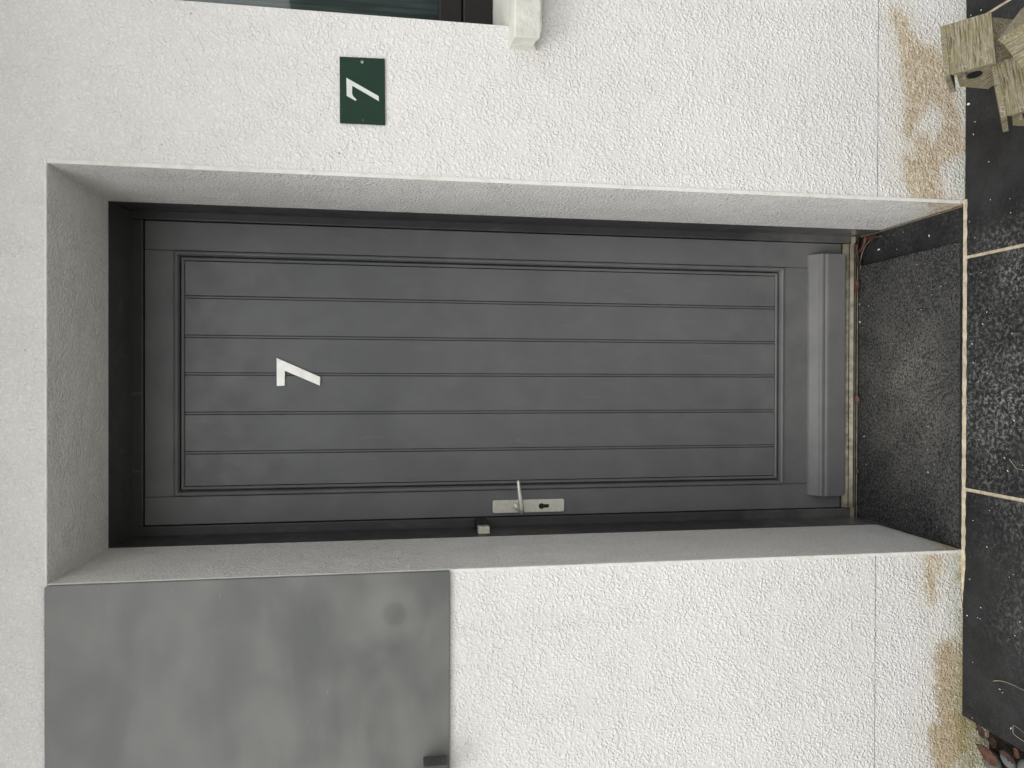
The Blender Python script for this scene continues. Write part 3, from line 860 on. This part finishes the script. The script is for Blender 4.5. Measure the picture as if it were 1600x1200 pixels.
# ------------------------------------------------------------------ fallen leaves, stems, flecks
def leaf(loc, size, rz, tilt, curl, mat, label, group, ratio=0.5, seed=0):
    nu, nv = 9, 5
    bm = bmesh.new()
    V = []
    for i in range(nu):
        t = i / (nu - 1)
        w = ratio * math.sin(math.pi * min(1, t * 0.93 + 0.035)) ** 0.75 * (1 - 0.35 * t) * (1 + 0.18 * math.sin(i * 2.7 + seed))
        row = []
        for j in range(nv):
            s = (j / (nv - 1) - 0.5) * 2
            x = (t - 0.5)
            y = s * w * 0.5
            z = curl * (t - 0.5) ** 2 * 1.2 + curl * 0.9 * (s * w) ** 2 + 0.05 * mnoise.noise(Vector((t * 3, s * 2, seed)))
            row.append(bm.verts.new((x * size, y * size, z * size)))
        V.append(row)
    for i in range(nu - 1):
        for j in range(nv - 1):
            bm.faces.new((V[i][j], V[i + 1][j], V[i + 1][j + 1], V[i][j + 1]))
    ex = bmesh.ops.extrude_face_region(bm, geom=list(bm.faces))
    for v in [q for q in ex['geom'] if isinstance(q, bmesh.types.BMVert)]:
        v.co.z += 0.0005
    o = from_bm('dead_leaf', bm, mat, None, True)
    o.location = loc
    o.rotation_euler = (R(tilt[0]), R(tilt[1]), R(rz))
    bm = bmesh.new()
    tube(bm, [(-0.5 * size, 0, curl * 0.3 * size), (-0.62 * size, 0.01 * size, curl * 0.42 * size), (-0.72 * size, 0.04 * size, curl * 0.5 * size)], [0.0007, 0.0006, 0.0004], 5)
    from_bm('leaf_stalk', bm, mat, o)
    tag(o, label, 'leaf', group)
    return o
GJ = 'leaves blown into the door corner'
leaf((0.444, 0.425, 0.016), 0.050, 100, (15, 20), 0.5, 'leaf_b', 'dark maroon dead leaf nearest the threshold end in the door corner', GJ, 0.6, 1)
leaf((0.428, 0.402, 0.014), 0.055, 160, (8, -12), 0.5, 'leaf_c', 'pinkish tan dead leaf on the mat edge near the door corner', GJ, 0.5, 2)
leaf((0.440, 0.358, 0.015), 0.064, 78, (20, 10), 0.4, 'leaf_a', 'rust brown dead leaf lying along the right door reveal', GJ, 0.5, 3)
leaf((0.414, 0.4340, 0.016), 0.050, 15, (-10, 15), 0.7, 'leaf_c', 'curled pink brown dead leaf against the threshold near the door corner', GJ, 0.5, 4)
leaf((0.378, 0.4330, 0.013), 0.034, 35, (10, -8), 0.4, 'leaf_b', 'small dark dead leaf scrap against the threshold beside the thin stem', GJ, 0.5, 5)
leaf((0.300, 0.4380, 0.014), 0.040, 5, (35, 6), 0.8, 'leaf_a', 'curled orange brown dead leaf against the threshold, alone near its right end', 'leaves along the threshold', 0.5, 6)
leaf((-0.068, 0.4330, 0.013), 0.028, 20, (20, -8), 0.6, 'leaf_c', 'small pink dead leaf against the middle of the threshold', 'leaves along the threshold', 0.7, 7)
leaf((-0.307, 0.4300, 0.012), 0.024, 60, (25, 10), 0.9, 'leaf_c', 'tiny tan curled leaf against the threshold left of its middle', 'leaves along the threshold', 0.5, 8)
GB = 'leaves in the bed beside the slab'
leaf((-1.000, -0.040, -0.048), 0.066, 60, (12, -10), 0.3, 'leaf_a', 'broad reddish dead leaf in the bed against the wall foot', GB, 0.6, 9)
for i, (x, y, z, s, a, m, lb) in enumerate((
        (-0.944, -0.020, -0.045, 0.040, 30, 'leaf_b', 'dark dead leaf tucked between wall foot and the cut slab end'),
        (-0.958, -0.060, -0.050, 0.052, 100, 'leaf_b', 'dark maroon dead leaf in the bed hugging the slab edge'),
        (-0.970, -0.105, -0.050, 0.048, 80, 'leaf_b', 'dark brown dead leaf in the bed further out along the slab edge'),
        (-0.950, -0.130, -0.052, 0.046, 140, 'leaf_a', 'brown dead leaf under the slab edge at the picture corner'))):
    leaf((x, y, z), s, a, (rng.uniform(-20, 20), rng.uniform(-20, 20)), 0.5, m, lb, GB, 0.6, 20 + i)

def stem(pts, r, label):
    # smooth the polyline
    P = [Vector(p) for p in pts]
    out = []
    for i in range(len(P) - 1):
        p0, p1, p2, p3 = P[max(i - 1, 0)], P[i], P[i + 1], P[min(i + 2, len(P) - 1)]
        for k in range(6):
            t = k / 6
            out.append(0.5 * ((2 * p1) + (-p0 + p2) * t + (2 * p0 - 5 * p1 + 4 * p2 - p3) * t * t + (-p0 + 3 * p1 - 3 * p2 + p3) * t ** 3))
    out.append(P[-1])
    bm = bmesh.new()
    tube(bm, out, [r * (1 - 0.5 * i / len(out)) for i in range(len(out))], 6)
    o = from_bm('dry_stem', bm, 'straw', None, True)
    tag(o, label, 'stem', 'dry stems on the ground')
stem([(0.356, 0.435, 0.007), (0.392, 0.426, 0.010), (0.423, 0.403, 0.011), (0.442, 0.371, 0.008), (0.442, 0.331, 0.004)], 0.0008, 'thin curved dry stem lying on the mat in the door corner')
stem([(-0.773, -0.109, 0.002), (-0.763, -0.133, 0.003), (-0.758, -0.163, 0.003), (-0.758, -0.215, 0.002)], 0.0007, 'pale dry stem on the dark slab near the bed')
stem([(-0.882, -0.215, 0.002), (-0.878, -0.177, 0.003), (-0.867, -0.173, 0.004), (-0.855, -0.178, 0.004), (-0.863, -0.215, 0.002)], 0.0006, 'looped pale dry stem on the slab at the picture edge')
stem([(-0.203, -0.155, 0.002), (-0.217, -0.170, 0.003), (-0.224, -0.181, 0.003), (-0.225, -0.215, 0.002)], 0.0007, 'short pale stem on the scuffed middle slab')

bm = bmesh.new()
def fleck(x, y, z, s):
    mt = Matrix.Translation((x, y, z)) @ Matrix.Rotation(rng.uniform(0, 6), 4, 'Z') @ Matrix.Diagonal((s * rng.uniform(.8, 2.0), s * .7, s * .5, 1))
    bmesh.ops.create_icosphere(bm, subdivisions=1, radius=1.0, matrix=mt)
for (x, y, s) in ((0.240, 0.437, .0035), (0.182, 0.435, .0045), (0.404, 0.352, .0042), (0.405, 0.130, .0026), (-0.19, 0.41, .003), (-0.28, 0.40, .002), (-0.14, 0.12, .002), (-0.06, 0.36, .002), (0.10, 0.2, .0018), (0.23, 0.39, .0022), (-0.27, 0.12, .0025)):
    fleck(x, y, 0.0075 if x < MX1 else 0.0, s)
for i in range(70):
    fleck(rng.uniform(-0.44, 0.45), rng.uniform(0.02, 0.445), 0.0075, rng.uniform(0.0006, 0.0015))
for i in range(170):
    x, y = rng.uniform(-0.9, 1.0), -0.02 - 0.6 * rng.random() ** 1.5
    fleck(x, y, 0.0008, rng.uniform(0.0006, 0.0022))
fleck(0.726, -0.016, 0.002, 0.005)
fk = from_bm('pale_flecks', bm, 'fleck', None, True)
tag(fk, 'scattered pale flecks of grit on mat and slabs', 'grit', kind='stuff')
